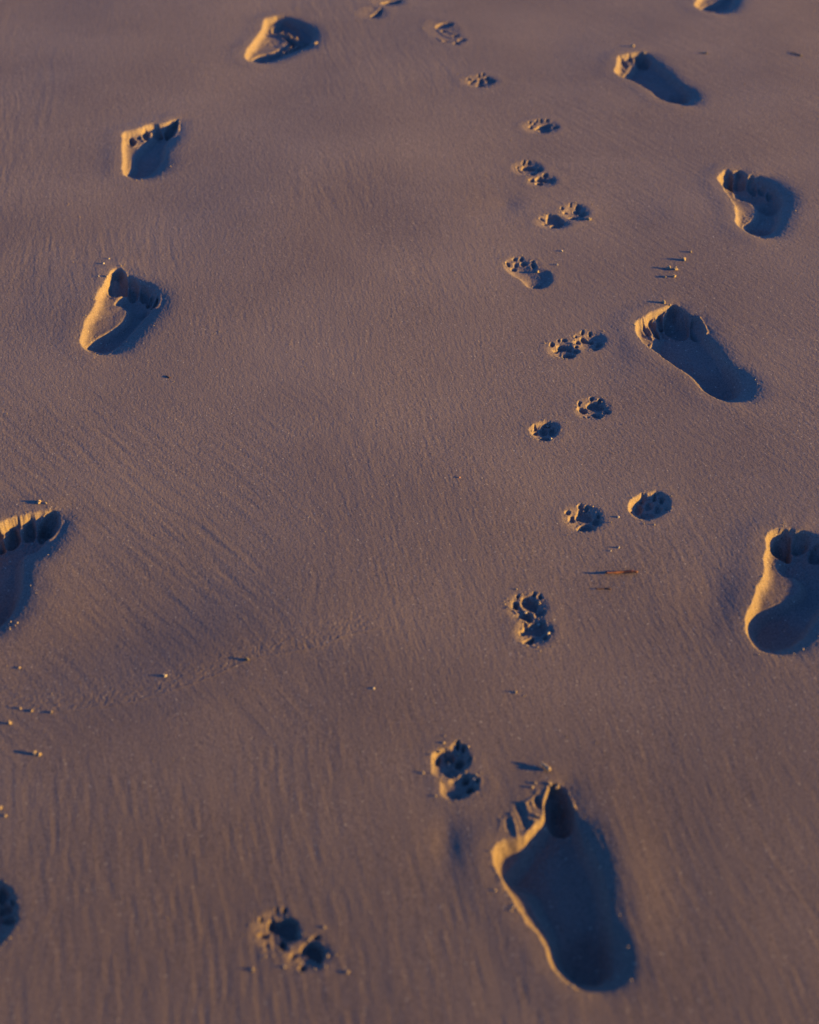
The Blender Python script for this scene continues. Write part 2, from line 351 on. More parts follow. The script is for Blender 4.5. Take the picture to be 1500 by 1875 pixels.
foot((190, 200, 8.333),
 [(300,370),(400,330),(500,310),(620,270),(740,230),(850,240),(960,210),(1100,160),(1180,180),(1190,300),(1140,450),(1060,560),(1000,680),(1020,780),(980,880),(880,960),(740,1030),(600,1060),(470,1055),(350,1010),(290,950),(300,800),(290,650),(290,500)],
 [(350,990),(400,870),(420,720),(480,620),(560,530),(660,450),(740,390),(740,330),(800,250),(880,280),(950,270),(1050,220),(1130,180),(1140,260),(1080,400),(1000,520),(960,640),(960,760),(880,870),(790,950),(700,1020),(560,1045),(440,1035)],
 'short bare left footprint with a pointed big toe mark and gold rim, upper left',
 toes=[([(920,290),(1000,230),(1130,180),(1130,280),(1090,390),(1020,420),(940,370)], 7), ([(740,330),(810,250),(880,300),(900,350),(820,370),(740,360)], 5), ([(580,340),(630,290),(690,340),(680,400),(630,420),(590,380)], 5),
       ([(510,370),(550,370),(555,405),(515,400)], 4), ([(370,420),(410,380),(460,420),(490,440),(440,500),(390,480)], 5)],
 ridges=[([(860,260),(940,270),(1080,180)], 3), ([(1150,180),(1140,320)], 3), ([(430,360),(500,410),(550,420)], 2), ([(600,425),(700,415),(740,380),(700,330)], 2)], zk=-.009)
foot((430, 10, 7.895),
 [(150,740),(180,640),(260,540),(330,430),(400,330),(440,210),(540,170),(680,150),(850,170),(1000,230),(1130,270),(1220,370),(1220,480),(1160,590),(1060,630),(940,670),(800,730),(680,780),(540,820),(400,835),(260,815),(190,790)],
 [(240,770),(320,700),(420,670),(560,640),(680,570),(760,500),(700,430),(640,380),(540,340),(550,270),(640,190),(760,180),(900,220),(1050,300),(1160,380),(1180,470),(1110,560),(1000,610),(860,660),(720,720),(600,790),(470,820),(340,810)],
 'blurred bare footprint near the top edge with lit ridges across its shadow',
 toes=[([(540,330),(600,230),(720,190),(900,260),(980,370),(920,400),(780,350),(640,340)], 3), ([(700,390),(860,440),(870,480),(780,480),(720,440)], 3)],
 ridges=[([(650,350),(780,375),(900,430)], 22), ([(700,620),(800,540),(900,490),(1030,450)], 19)], zk=-.008)

# ------------------------------------------------------------------ paw prints of the small dog
t_, c_, p_ = 'toe_mark', 'claw_mark', 'pad_mark'
o1 = (760, 1340, 9.375)
paw(o1, [(280,520),(310,400),(400,310),(560,290),(700,200),(850,230),(950,330),(990,480),(960,640),(850,720),(700,800),(560,860),(430,800),(310,730),(280,640)],
 [(c_,3,520,350,28,55),(c_,4,735,240,30,60),(c_,3,840,310,35,60),(c_,3,410,440,35,50),(t_,3,390,520,50,35),(c_,2.5,950,510,25,50),(t_,4,600,440,90,80),(t_,5,770,540,90,90),(p_,2,620,720,130,90)],
 'upper one of two joined deep paw prints, left of the toes of the largest footprint',
 K=[(470,700),(500,600),(440,560),(360,520),(400,410),(490,330),(530,310),(660,360),(720,200),(860,270),(880,400),(960,500),(900,620),(880,700),(700,850),(560,850),(500,780)])
paw(o1, [(430,830),(560,850),(700,760),(850,720),(1000,740),(1120,800),(1160,920),(1100,1040),(980,1120),(800,1190),(680,1190),(560,1160),(450,1080),(430,950)],
 [(t_,4,880,820,60,70),(t_,4,970,1000,80,70),(c_,3,1080,865,30,40),(p_,1.5,720,1120,100,50)],
 'lower one of two joined deep paw prints, left of the toes of the largest footprint',
 K=[(590,1130),(640,1070),(720,1010),(740,940),(700,880),(780,800),(900,750),(1010,780),(1100,860),(1090,950),(1030,1050),(900,1130),(800,1190),(680,1180)])
o2 = (900, 1070, 10.71)
paw(o2, (700,480,400,290), [(c_,3,505,280,32,48),(t_,4,470,430,75,80),(t_,4.5,[(590,290),(700,260),(790,310),(900,380),(930,430),(900,520),(800,530),(680,480),(590,420)]),(c_,3,830,215,34,44),(c_,3,960,270,40,44),(t_,2.5,960,590,110,70),(p_,3.5,[(480,650),(600,600),(720,580),(820,670),(780,750),(680,740),(560,700)])],
 'upper one of two overlapping paw prints below the brown twigs', ridges=[([(540,360),(570,450),(660,520),(790,560),(840,650)], 2.2), ([(330,480),(420,500),(500,580)], 2)])
paw(o2, (830,950,370,290), [(t_,4,[(520,980),(600,890),(640,820),(740,800),(860,780),(1000,740),(1040,800),(1100,900),(1050,990),(900,1010),(700,1000),(600,1020)]),(c_,2,660,830,45,50),(p_,3.5,[(590,1170),(680,1100),(800,1040),(860,1080),(830,1200),(720,1220)]),(t_,2.5,1060,1060,60,50),(c_,3,1190,950,28,28)],
 'lower one of two overlapping paw prints below the brown twigs')
o3 = (1010, 880, 6.25)
paw(o3, (370,430,230,165), [(c_,2.5,180,375,30,22),(t_,3,230,440,40,45),(c_,3,330,310,38,35),(c_,3,400,320,30,28),(t_,4,[(270,430),(290,360),(350,340),(450,380),(470,440),(420,470),(340,455)]),(c_,3,540,400,22,30),(t_,3.5,515,480,50,45),(p_,3.5,[(290,560),(340,510),(430,500),(490,550),(460,585),(360,585)])],
 'left one of two separate paw prints just above the brown twigs')
paw(o3, [(880,330),(900,240),(960,190),(1040,150),(1120,140),(1220,110),(1320,150),(1390,230),(1390,310),(1330,380),(1220,440),(1100,470),(1020,450),(930,390)],
 [(c_,3,1030,190,25,40),(c_,3,1180,175,28,35),(c_,3,1270,210,30,35),(t_,3,990,290,50,60),(t_,3,1120,260,50,50),(t_,3,1220,310,50,50),(c_,2,905,335,20,16),(c_,2,1330,330,30,20),(p_,2,1090,390,100,45)],
 'deep fully shadowed paw print, right one of two separate ones just above the brown twigs',
 K=[(940,300),(960,240),(1020,200),(1050,160),(1120,190),(1200,140),(1290,180),(1340,260),(1350,320),(1300,390),(1200,430),(1090,450),(1020,425),(950,370)])
o5 = (950, 700, 7.5)
paw(o5, [(150,680),(160,600),(240,550),(340,530),(450,520),(560,550),(590,640),(560,720),(480,780),(400,815),(280,800),(200,730)],
 [(c_,3,220,610,20,32),(t_,3.5,225,685,45,30),(t_,3,340,650,60,60),(t_,3,470,660,60,60),(c_,2.5,400,575,60,20),(p_,3,360,780,80,28),(c_,2,540,645,18,18)],
 'lower left one of the two paw prints below the heel of the crumbly footprint',
 K=[(280,670),(300,610),(350,570),(460,560),(540,620),(540,700),(490,750),(430,790),(380,760),(300,710)])
paw(o5, (1010,360,240,150), [(c_,3,830,290,24,32),(t_,4,870,375,70,40,15),(c_,3,1000,230,28,30),(c_,3,1115,250,38,28),(t_,4.5,[(930,320),(980,270),(1080,270),(1180,330),(1170,370),(1080,380),(980,360),(930,340)]),(t_,3,1210,415,50,30),(p_,3,1070,460,75,35,20),(c_,1.5,960,470,30,15)],
 'upper right one of the two paw prints below the heel of the crumbly footprint')
o7 = (980, 580, 10)
paw(o7, (510,590,270,170), [(c_,3,300,510,45,35),(t_,3,380,610,50,35),(c_,3,430,435,25,20),(c_,3,530,430,42,25),(t_,4.5,[(400,560),(430,500),(560,510),(680,540),(690,600),(640,620),(520,600),(420,600)]),(t_,3.5,750,630,60,45),(c_,3,750,540,32,32),(p_,3.5,[(500,700),(540,670),(640,660),(740,700),(700,750),(560,755)])],
 'left one of two touching paw prints beside the toes of the crumbly footprint')
paw(o7, (990,430,320,190), [(c_,3,740,355,30,24),(t_,3,770,450,60,40),(c_,3,870,280,28,38),(c_,3,1005,295,30,28),(t_,4,[(820,380),(870,350),(960,400),(1060,400),(1080,460),(980,460),(860,440)]),(t_,3,1170,490,80,55),(p_,2,1100,580,90,28)],
 'right one of two touching paw prints beside the toes of the crumbly footprint', depth=.004)
o8 = (900, 440, 10.71)
paw(o8, [(230,450),(300,380),(400,310),(560,310),(760,350),(900,420),(1000,540),(1150,570),(1230,680),(1220,800),(1130,900),(1000,945),(860,935),(700,900),(600,790),(450,700),(300,600)],
 [(c_,3,460,365,32,26),(c_,3,590,365,42,36),(c_,3,320,460,45,26,45),(t_,3,440,540,60,30),(t_,3,480,460,50,40),(t_,3.5,640,450,80,42),(t_,3.5,830,490,62,50),(c_,2.5,810,420,32,22),(p_,1.5,900,890,90,45)],
 'shallow paw print with a hollow heel of shadow, level with the cluster of crumbs',
 K=[(960,660),(1080,620),(1180,700),(1160,820),(1080,880),(980,930),(850,930),(860,870),(940,840),(960,760)])
o9 = (960, 350, 10)
paw(o9, (540,540,330,150), [(t_,4.5,[(410,430),(480,420),(620,440),(700,500),(740,530),(730,600),(660,610),(540,580),(410,560)]),(p_,3.5,[(480,650),(520,590),(600,590),(700,630),(640,660),(540,670)]),(c_,2,320,510,60,15,20),(c_,2,380,585,32,14)],
 'left one of two scuffed joined paw prints, left of the five toed footprint')
paw(o9, (930,370,270,170), [(c_,3,980,280,50,50),(t_,3.5,960,350,70,40),(t_,3.5,1070,400,70,60),(c_,2,850,240,20,30),(c_,2,690,310,30,30),(c_,2,750,380,50,22),(t_,3,900,470,80,28),(p_,2.5,1060,510,70,18)],
 'right one of the two scuffed paw prints, with a yellow crumb at its right end')
o11 = (920, 270, 12.5)
paw(o11, (590,450,360,180), [(c_,3,490,330,35,50),(c_,3,610,330,40,40),(t_,4.5,[(430,460),(470,400),(600,390),(720,420),(780,470),(700,500),(560,490),(450,490)]),(c_,2,350,440,28,24),(t_,2.5,400,520,80,22,30),(t_,3,850,500,90,60),(p_,2.5,700,600,80,40)],
 'upper left one of two joined paw prints, above the scuffed paw prints')
paw(o11, (920,740,350,150), [(t_,3.5,980,630,70,50),(t_,4.5,[(760,700),(850,660),(960,680),(1050,720),(1020,770),(900,760),(780,740)]),(c_,3,670,740,60,35),(p_,3.5,850,810,90,45),(t_,2,1130,740,90,60)],
 'lower right one of two joined paw prints, with blue shadow on its right', depth=.003)
paw((930, 190, 12.5), (760,510,430,170), [(c_,3,500,420,26,32),(t_,3,530,510,45,45),(c_,2.5,600,440,42,22),(c_,2.5,660,390,28,28),(c_,3,760,380,32,38),(c_,3,900,380,38,28),(t_,4,[(620,540),(720,470),(820,450),(960,440),(1010,480),(960,540),(800,560),(680,560)]),(t_,3.5,1090,530,80,35),(p_,3.5,850,600,150,55)],
 'single wide paw print left of the footprint pointing up left')
paw((830, 110, 13.64), (680,530,440,170), [(t_,3,400,490,70,22,15),(t_,3,520,510,60,30),(c_,2.5,450,560,60,25),(c_,2,430,610,50,18),(c_,3,640,400,32,42),(c_,3,750,375,32,36),(t_,3.5,850,460,62,42),(t_,3.5,700,490,72,42),(t_,3,680,560,90,38),(p_,3.5,680,640,115,42),(t_,3,950,540,120,60)],
 'single small dark paw print, second from the top of the trail', depth=.003)
o15 = (640, 0, 6.25)
paw(o15, [(850,310),(930,230),(1050,240),(1180,250),(1270,360),(1300,460),(1260,530),(1160,510),(1050,490),(960,430),(880,350)],
 [(t_,3,1090,298,110,34,-8),(t_,2,1080,360,32,16),(c_,2.5,1220,415,42,14),(c_,2,1290,470,50,20),(c_,2.5,1225,505,32,16),(p_,1.5,1100,485,42,12)],
 'faint crumbly paw print near the top edge, right of the middle', depth=.0012, ridges=[([(1010,340),(1080,400),(1180,440)], 1.5), ([(1090,340),(1230,400)], 1.5), ([(1010,440),(1090,490)], 1.5)])
paw(o15, (270,150,170,80), [(t_,4,[(240,185),(290,150),(350,100),(385,100),(370,170),(310,205)])], 'blurred lower one of two paw prints at the top edge of the picture', depth=.0018)
paw(o15, (450,20,200,60), [(t_,4,[(360,35),(440,10),(560,0),(600,-20),(570,50),(430,60)])], 'blurred upper one of two paw prints, cut off by the top edge of the picture', depth=.0018)
o18 = (430, 1640, 6.818)
paw(o18, (520,440,300,270), [(t_,5,[(410,380),(450,270),(540,300),(640,250),(780,300),(800,400),(770,520),(680,530),(600,490),(500,430)]),(c_,3,520,165,24,30),(c_,3.5,620,175,34,36),(c_,2,325,285,20,28),(t_,2.5,350,470,70,35),(p_,3.5,600,590,60,70),(t_,1.5,400,600,28,42)],
 'left and larger one of two joined paw prints alone at the bottom of the picture', depth=.0035, bd=1.6)
paw(o18, (910,710,280,210), [(t_,5,[(800,670),(880,580),(1000,560),(1070,600),(1110,720),(1080,820),(1020,800),(900,720)]),(c_,3,1020,510,55,32),(t_,2,730,730,50,40),(p_,3,835,895,50,42)],
 'right and smaller one of two joined paw prints alone at the bottom of the picture', depth=.0035, bd=1.6)
paw((0, 1560, 9.38), [(-250,480),(-100,400),(20,390),(130,450),(250,570),(330,750),(350,950),(310,1150),(180,1350),(30,1520),(-150,1550),(-300,1400),(-350,1000),(-320,700)],
 [(t_,5,20,640,110,140),(t_,5,80,880,120,100),(t_,4,150,1080,140,90),(c_,3,200,790,40,50),(p_,3,-120,1000,140,200)],
 'shadowed paw print cut off by the left edge, near the bottom left corner',
 K=[(-200,520),(60,500),(200,620),(270,800),(280,1000),(220,1180),(60,1350),(-150,1400),(-250,1000)])

# shallow dents and patches of the surface between the prints (pixel, size in m, depth in mm)
for px, py, sx, sy, D in [(818,1540,.012,.03,1.2),(930,372,.02,.03,1.0),(240,1225,.06,.09,1.2),(1330,1085,.03,.05,.9),(1130,640,.03,.06,.8),(1150,1600,.03,.08,-.6),(620,1290,.14,.1,-1.0),(120,1090,.04,.06,-.7),(1180,390,.05,.05,.8),(45,560,.08,.12,.8)]:
    gx, gy = gnd(px, py)
    Z -= D*.001*np.exp(-((X-gx)/sx)**2-((Y-gy)/sy)**2)

# ------------------------------------------------------------------ materials
def node(nt, t, **kw):
    n = nt.nodes.new(t)
    for k, v in kw.items():
        if k.startswith('i_'): n.inputs[k[2:].replace('_', ' ')].default_value = v
        else: setattr(n, k, v)
    return n
def sand_material():
    m = bpy.data.materials.new('damp_sand'); m.use_nodes = True; nt = m.node_tree; L = nt.links
    b = nt.nodes['Principled BSDF']
    geo = node(nt, 'ShaderNodeNewGeometry')
    big = node(nt, 'ShaderNodeTexNoise', i_Scale=3.4, i_Detail=5.0)
    fine_ = node(nt, 'ShaderNodeTexNoise', i_Scale=600.0, i_Detail=2.0, i_Roughness=0.7)
    spec = node(nt, 'ShaderNodeTexVoronoi', i_Scale=760.0)
    for n in (big, fine_, spec): L.new(geo.outputs['Position'], n.inputs['Vector'])
    r1 = node(nt, 'ShaderNodeValToRGB'); r1.color_ramp.elements[0].position = .3; r1.color_ramp.elements[1].position = .7
    r1.color_ramp.elements[0].color = (.130, .107, .110, 1); r1.color_ramp.elements[1].color = (.169, .140, .136, 1)
    L.new(big.outputs['Fac'], r1.inputs[0])
    r2 = node(nt, 'ShaderNodeValToRGB'); r2.color_ramp.elements[0].position = .32; r2.color_ramp.elements[1].position = .68
    r2.color_ramp.elements[0].color = (.62, .62, .66, 1); r2.color_ramp.elements[1].color = (1.34, 1.32, 1.28, 1)
    L.new(fine_.outputs['Fac'], r2.inputs[0])
    mx = node(nt, 'ShaderNodeMix', data_type='RGBA', blend_type='MULTIPLY'); mx.inputs[0].default_value = 1
    L.new(r1.outputs[0], mx.inputs[6]); L.new(r2.outputs[0], mx.inputs[7])
    # a few pale and dark grains
    sep = node(nt, 'ShaderNodeSeparateColor'); L.new(spec.outputs['Color'], sep.inputs[0])
    g1 = node(nt, 'ShaderNodeMath', operation='GREATER_THAN'); g1.inputs[1].default_value = .997; L.new(sep.outputs[0], g1.inputs[0])
    m1 = node(nt, 'ShaderNodeMix', data_type='RGBA'); m1.inputs[7].default_value = (.36, .33, .29, 1)
    L.new(g1.outputs[0], m1.inputs[0]); L.new(mx.outputs[2], m1.inputs[6])
    g2 = node(nt, 'ShaderNodeMath', operation='GREATER_THAN'); g2.inputs[1].default_value = .985; L.new(sep.outputs[1], g2.inputs[0])
    m2 = node(nt, 'ShaderNodeMix', data_type='RGBA'); m2.inputs[7].default_value = (.07, .06, .06, 1)
    L.new(g2.outputs[0], m2.inputs[0]); L.new(m1.outputs[2], m2.inputs[6])
    # falloff of light painted in: sand darker and browner towards the viewer
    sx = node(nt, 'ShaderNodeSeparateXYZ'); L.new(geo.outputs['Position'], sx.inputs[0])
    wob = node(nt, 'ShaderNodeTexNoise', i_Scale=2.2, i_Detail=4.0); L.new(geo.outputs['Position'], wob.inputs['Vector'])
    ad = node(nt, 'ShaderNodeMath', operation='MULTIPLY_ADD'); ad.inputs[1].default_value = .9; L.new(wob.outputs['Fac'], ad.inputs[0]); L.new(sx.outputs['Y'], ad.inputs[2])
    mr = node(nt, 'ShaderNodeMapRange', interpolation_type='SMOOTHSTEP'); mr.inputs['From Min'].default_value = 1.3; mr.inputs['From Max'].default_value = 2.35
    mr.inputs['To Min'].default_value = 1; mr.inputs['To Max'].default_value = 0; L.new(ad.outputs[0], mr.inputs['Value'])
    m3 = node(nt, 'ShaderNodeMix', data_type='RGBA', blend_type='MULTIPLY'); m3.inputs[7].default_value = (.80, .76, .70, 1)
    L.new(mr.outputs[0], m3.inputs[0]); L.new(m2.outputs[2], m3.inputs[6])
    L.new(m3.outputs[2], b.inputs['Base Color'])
    b.inputs['Roughness'].default_value = .8; b.inputs['Specular IOR Level'].default_value = .12
    bn = node(nt, 'ShaderNodeTexNoise', i_Scale=520.0, i_Detail=3.0, i_Roughness=0.65)
    L.new(geo.outputs['Position'], bn.inputs['Vector'])
    bp = node(nt, 'ShaderNodeBump'); bp.inputs['Strength'].default_value = 1.0; bp.inputs['Distance'].default_value = .0003
    L.new(bn.outputs['Fac'], bp.inputs['Height']); L.new(bp.outputs[0], b.inputs['Normal'])
    return m
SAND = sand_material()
def simple(name, c1, c2, scale, rough=.8):
    m = bpy.data.materials.new(name); m.use_nodes = True; nt = m.node_tree; b = nt.nodes['Principled BSDF']
    tc = node(nt, 'ShaderNodeTexCoord'); n = node(nt, 'ShaderNodeTexNoise', i_Scale=scale, i_Detail=3.0)
    nt.links.new(tc.outputs['Object'], n.inputs['Vector'])
    r = node(nt, 'ShaderNodeValToRGB'); r.color_ramp.elements[0].position = .35; r.color_ramp.elements[1].position = .65
    r.color_ramp.elements[0].color = (*c1, 1); r.color_ramp.elements[1].color = (*c2, 1)
    nt.links.new(n.outputs['Fac'], r.inputs[0]); nt.links.new(r.outputs[0], b.inputs['Base Color'])
    bp = node(nt, 'ShaderNodeBump'); bp.inputs['Distance'].default_value = .0003; bp.inputs['Strength'].default_value = .6
    nt.links.new(n.outputs['Fac'], bp.inputs['Height']); nt.links.new(bp.outputs[0], b.inputs['Normal'])
    b.inputs['Roughness'].default_value = rough
    return m
CRUMB = simple('dry_sand_crumb', (.17, .13, .10), (.26, .21, .155), 900)
PALE = simple('pale_shell_grain', (.25, .22, .19), (.36, .32, .28), 700, .6)
REDDISH = simple('reddish_grain', (.30, .13, .08), (.45, .22, .14), 700)
DARK = simple('dark_pebble', (.035, .03, .03), (.09, .075, .07), 500, .6)
BARK = simple('brown_twig_bark', (.06, .018, .012), (.13, .038, .022), 350, .7)
DBARK = simple('dark_twig_bark', (.035, .018, .014), (.08, .035, .022), 350, .7)

# ------------------------------------------------------------------ meshes cut from the grid
def build(faces, name, parent=None, loc=(0, 0)):
    # faces: flat indices of the lower-left corner of each quad
    r, c = faces//(NC-1), faces % (NC-1)
    q = np.stack([r*NC+c, r*NC+c+1, (r+1)*NC+c+1, (r+1)*NC+c], 1)
    if len(faces) == (NR-1)*(NC-1): ids = np.arange(NR*NC); q2 = q
    else: ids, q2 = np.unique(q, return_inverse=True); q2 = q2.reshape(q.shape)
    me = bpy.data.meshes.new(name); nv, nf = len(ids), len(faces)
    co = np.empty((nv, 3), np.float32)
    co[:, 0] = X.ravel()[ids]-loc[0]; co[:, 1] = Y.ravel()[ids]-loc[1]; co[:, 2] = Z.ravel()[ids]
    me.vertices.add(nv); me.vertices.foreach_set('co', co.ravel())
    me.loops.add(nf*4); me.loops.foreach_set('vertex_index', q2.ravel().astype(np.int32))
    me.polygons.add(nf); me.polygons.foreach_set('loop_start', np.arange(0, nf*4, 4, dtype=np.int32))
    me.update(calc_edges=True); me.polygons.foreach_set('use_smooth', np.ones(nf, bool))
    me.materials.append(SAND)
    n = NRM.reshape(-1, 3)[ids]
    me.normals_split_custom_set_from_vertices(n.tolist())
    o = bpy.data.objects.new(name, me); scn.collection.objects.link(o)
    if parent: o.parent = parent
    return o
gy_ = np.gradient(Z, V, axis=0)                     # slope at fixed column
gu = np.gradient(Z, axis=1)/np.gradient(X, axis=1)
dXdV = np.gradient(X, V, axis=0)
gyy = gy_ - gu*dXdV
NRM = np.stack([-gu, -gyy, np.ones_like(Z)], -1); NRM /= np.linalg.norm(NRM, axis=-1, keepdims=True)
FL = LAB[:-1, :-1].ravel()
order = np.argsort(FL, kind='stable'); sl = FL[order]
def faces_of(k):
    a, b_ = np.searchsorted(sl, k, 'left'), np.searchsorted(sl, k, 'right')
    return order[a:b_]
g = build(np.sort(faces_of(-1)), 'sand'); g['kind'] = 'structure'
roots = []
for ti, (nm, lb, cat, c) in enumerate(THINGS):
    e = bpy.data.objects.new(nm, None); scn.collection.objects.link(e); e.empty_display_size = .05
    e.location = (c[0], c[1], 0); e['label'] = lb; e['category'] = cat
    e['group'] = 'bare human footprints in the sand' if nm == 'human_footprint' else 'paw prints of the small dog'
    roots.append((e, c))
for k, (ti, nm, lb) in enumerate(PARTS):
    f = faces_of(k)
    if len(f) < 4: continue
    build(np.sort(f), nm, roots[ti][0], roots[ti][1])

# ------------------------------------------------------------------ things lying on the sand
def ground_z(x, y):
    r = int(np.clip(np.searchsorted(V, y), 1, NR-1)); r = r if abs(V[r]-y) < abs(V[r-1]-y) else r-1
    c = int(np.argmin(np.abs(X[r]-x))); return float(Z[r, c])
def on_ground(px, py):
    z = 0.0
    for _ in range(6):
        x, y = gnd(px, py, z); z = 0.5*z+0.5*ground_z(float(x), float(y))
    x, y = gnd(px, py, z)
    return float(x), float(y), z
import bmesh
def lump(bm, c, r, seed, flat=(1, 1, 1), sub=3):
    res = bmesh.ops.create_icosphere(bm, subdivisions=sub, radius=1.0)
    rr = random.Random(seed); ph = [rr.uniform(0, 6.28) for _ in range(9)]
    for v in res['verts']:
        p = v.co.copy()
        k = 1 + .24*math.sin(2.3*p.x+ph[0]) * math.cos(2.9*p.y+ph[1]) + .14*math.sin(5.1*p.z+ph[2]+3*p.x) + .15*math.sin(9*p.y+ph[3])*math.sin(8*p.x+ph[4]) + .08*math.sin(17*p.z+ph[5])*math.sin(15*p.y+ph[6])
        v.co = Vector((c[0]+p.x*k*r*flat[0], c[1]+p.y*k*r*flat[1], c[2]+p.z*k*r*flat[2]))
def finish(bm, name, mat, loc, rot=0):
    for f in bm.faces: f.smooth = True
    me = bpy.data.meshes.new(name); bm.to_mesh(me); bm.free(); me.materials.append(mat)
    o = bpy.data.objects.new(name, me); scn.collection.objects.link(o); o.location = loc; o.rotation_euler = (0, 0, rot)
    return o
CR = [  # px, py, size px, tall, material, what, where
 (1264.7,461.5,5.5,1.0,0,'small pale sand crumb','topmost of the cluster of crumbs above the crumbly footprint'),
 (1253,476,8,1.3,0,'tall gold lit sand crumb casting the longest shadow','in the cluster above the crumbly footprint'),
 (1237,494,8,1.1,0,'knobbly gold sand crumb','right one in the middle row of crumbs above the crumbly footprint'),
 (1224,492,7,1.2,0,'half shaded sand crumb','left one in the middle row of crumbs above the crumbly footprint'),
 (1235,507,7.5,1.0,0,'rounded gold sand crumb','right one in the lowest row of crumbs above the crumbly footprint'),
 (1217.5,508,5,1.0,0,'thin pale sand crumb','left one in the lowest row of crumbs above the crumbly footprint'),
 (1216,554.5,8,1.2,0,'lone gold sand crumb with a long shadow','at the tip of the crumbly footprint'),
 (1159.4,85.5,7,.8,0,'orange lit sand crumb','above the toes of the footprint pointing up left'),
 (1180.5,98.5,7,.8,0,'pinkish sand crumb','on the big toe rim of the footprint pointing up left'),
 (189.6,483,4.2,1.0,1,'small pale grain with a thin shadow','above and left of the sunlit arch footprint'),
 (199.7,474,3.2,1.0,1,'tiny pale grain','highest of the grains above the sunlit arch footprint'),
 (195.5,506.5,5.5,.9,0,'double sand crumb','beside the big toe mark of the sunlit arch footprint'),
 (180.3,506,3,1.0,1,'tiny pale grain','at the shadow tip left of the double sand crumb'),
 (71,921,9,.8,0,'leaf shaped pale sand crumb','just above the deep toe marks at the left edge'),
 (83.6,921.5,6,.6,0,'small flat sand crumb','right of the leaf shaped crumb by the left edge'),
 (36,1223,5,1.0,0,'small gold grain','left end of the dark sand above the old wave line'),
 (303.5,1238,6,1.0,1,'bright white shell grain','on the old wave line at the left'),
 (37.3,1297.5,5.5,1.0,0,'gold grain','left one of the row of three grains near the left edge'),
 (59.2,1301.5,5.5,1.0,0,'gold grain','middle one of the row of three grains near the left edge'),
 (94,1305,5.5,1.0,0,'gold grain','right one of the row of three grains near the left edge'),
 (18.7,1325,7.5,1.1,0,'plump yellow sand crumb','by the left edge just below the row of three grains'),
 (64,1381,8,1.2,0,'left half of a pair of touching yellow crumbs','well below the row of three grains'),
 (71.5,1382,8,1.1,0,'right half of a pair of touching yellow crumbs','well below the row of three grains'),
 (1.5,1479,8,1.0,0,'yellow crumb half cut by the left edge','in the lower part of the picture'),
 (10.7,1494,5.5,1.0,0,'small gold grain','just below the crumb that the left edge cuts'),
 (981,1435,5.5,1.0,0,'small pinkish crumb','upper one of two left of the largest big toe mark'),
 (975.5,1442,5.5,1.0,0,'small pinkish crumb','lower one of two left of the largest big toe mark'),
 (1007.5,1437,7,1.0,0,'pale crumb on the rim','at the upper left tip of the largest big toe mark'),
 (1021,1442,8.5,1.1,0,'gold crumb on the rim','at the top of the largest big toe mark'),
 (453,1208,8,.9,3,'small dark round pebble','on the faint old wave line'),
 (684.5,1261,4.5,1.0,1,'lone pale grain','on open sand below the old wave line'),
 (1132.7,1003,4.5,1.1,1,'bright pale grain','above the longer brown twig'),
 (1118,1009,3.2,1.0,1,'tiny pale grain','between the longer brown twig and the bright pale grain'),
 (841,874.5,4.5,.9,2,'reddish grain','alone on the open sand in the middle'),
 (945,1268,5.5,1.0,0,'lone gold crumb','below the two overlapping paw prints'),
 (594,1698,5.5,1.0,0,'small gold crumb','above the smaller joined paw print at the bottom'),
 (463,1776,6.5,1.0,0,'small gold crumb','below and left of the joined paw prints at the bottom'),
 (637,1781,6.5,1.0,0,'small gold crumb','below and right of the joined paw prints at the bottom'),
 (600,1751,6.5,1.0,0,'gold crumb','at the right rim of the smaller joined paw print at the bottom'),
 (840.5,1383,6,1.4,0,'yellow crumb','standing in the upper claw marks of the deep joined paw prints'),
 (823,1401.5,5.5,1.1,1,'pale crumb','lying in the middle of the deep joined paw prints'),
 (868.8,1427,5,1.0,1,'pinkish grain','on the right rim of the deep joined paw prints'),
 (775.5,1416,5,1.0,0,'small crumb','on the flat sand left of the deep joined paw prints'),
 (813,1360.5,4.5,1.0,0,'small pale grain','just above the deep joined paw prints'),
 (803.7,1377,8,1.2,0,'gold crumb with a streak of shadow','on the rim of the deep joined paw prints'),
 (963,1122.5,6,1.1,1,'bright pale crumb','in the middle of the overlapping paw prints below the twigs'),
 (987.8,1105.5,6.5,1.3,0,'yellow crumb','at the upper right claw marks of the overlapping paw prints'),
 (962,1151.5,5,1.1,1,'pale crumb','at the left toe mark of the lower overlapping paw print'),
 (986.4,1144.5,4.5,1.0,1,'bluish pale grain','between the two overlapping paw prints'),
 (973.8,1152.5,4,1.0,1,'pinkish grain','inside the lower overlapping paw print'),
 (1004.6,1160.5,5.5,1.2,1,'pale pinkish crumb','on the right rim of the lower overlapping paw print'),
 (1079,401.5,9,.9,0,'yellow crumb','at the right end of the scuffed paw prints'),
 (1132.4,947,4,1.0,1,'pale grain','on flat sand between the two separate paw prints'),
 (1002.7,781.5,5,1.0,1,'pale crumb','on the toes of the lower left print of the pair'),
 (1008.7,804,4.5,1.0,1,'pale crumb','on the pad of the lower left print of the pair'),
 (984.5,498.5,7,1.1,0,'yellow crumb','inside the shallow paw print with the hollow heel'),
 (1020.4,485,4.5,1.0,1,'pale grain','right of the shallow paw print with the hollow heel'),
 (1029,460,4.5,.9,1,'pale grain','above and right of the shallow paw print with the hollow heel'),
 (578.5,80,7,.9,0,'pinkish crumb','at the right end of the blurred footprint near the top edge'),
 (1030.5,381.5,0,1,1,'',''),
]
MATS = [CRUMB, PALE, REDDISH, DARK]
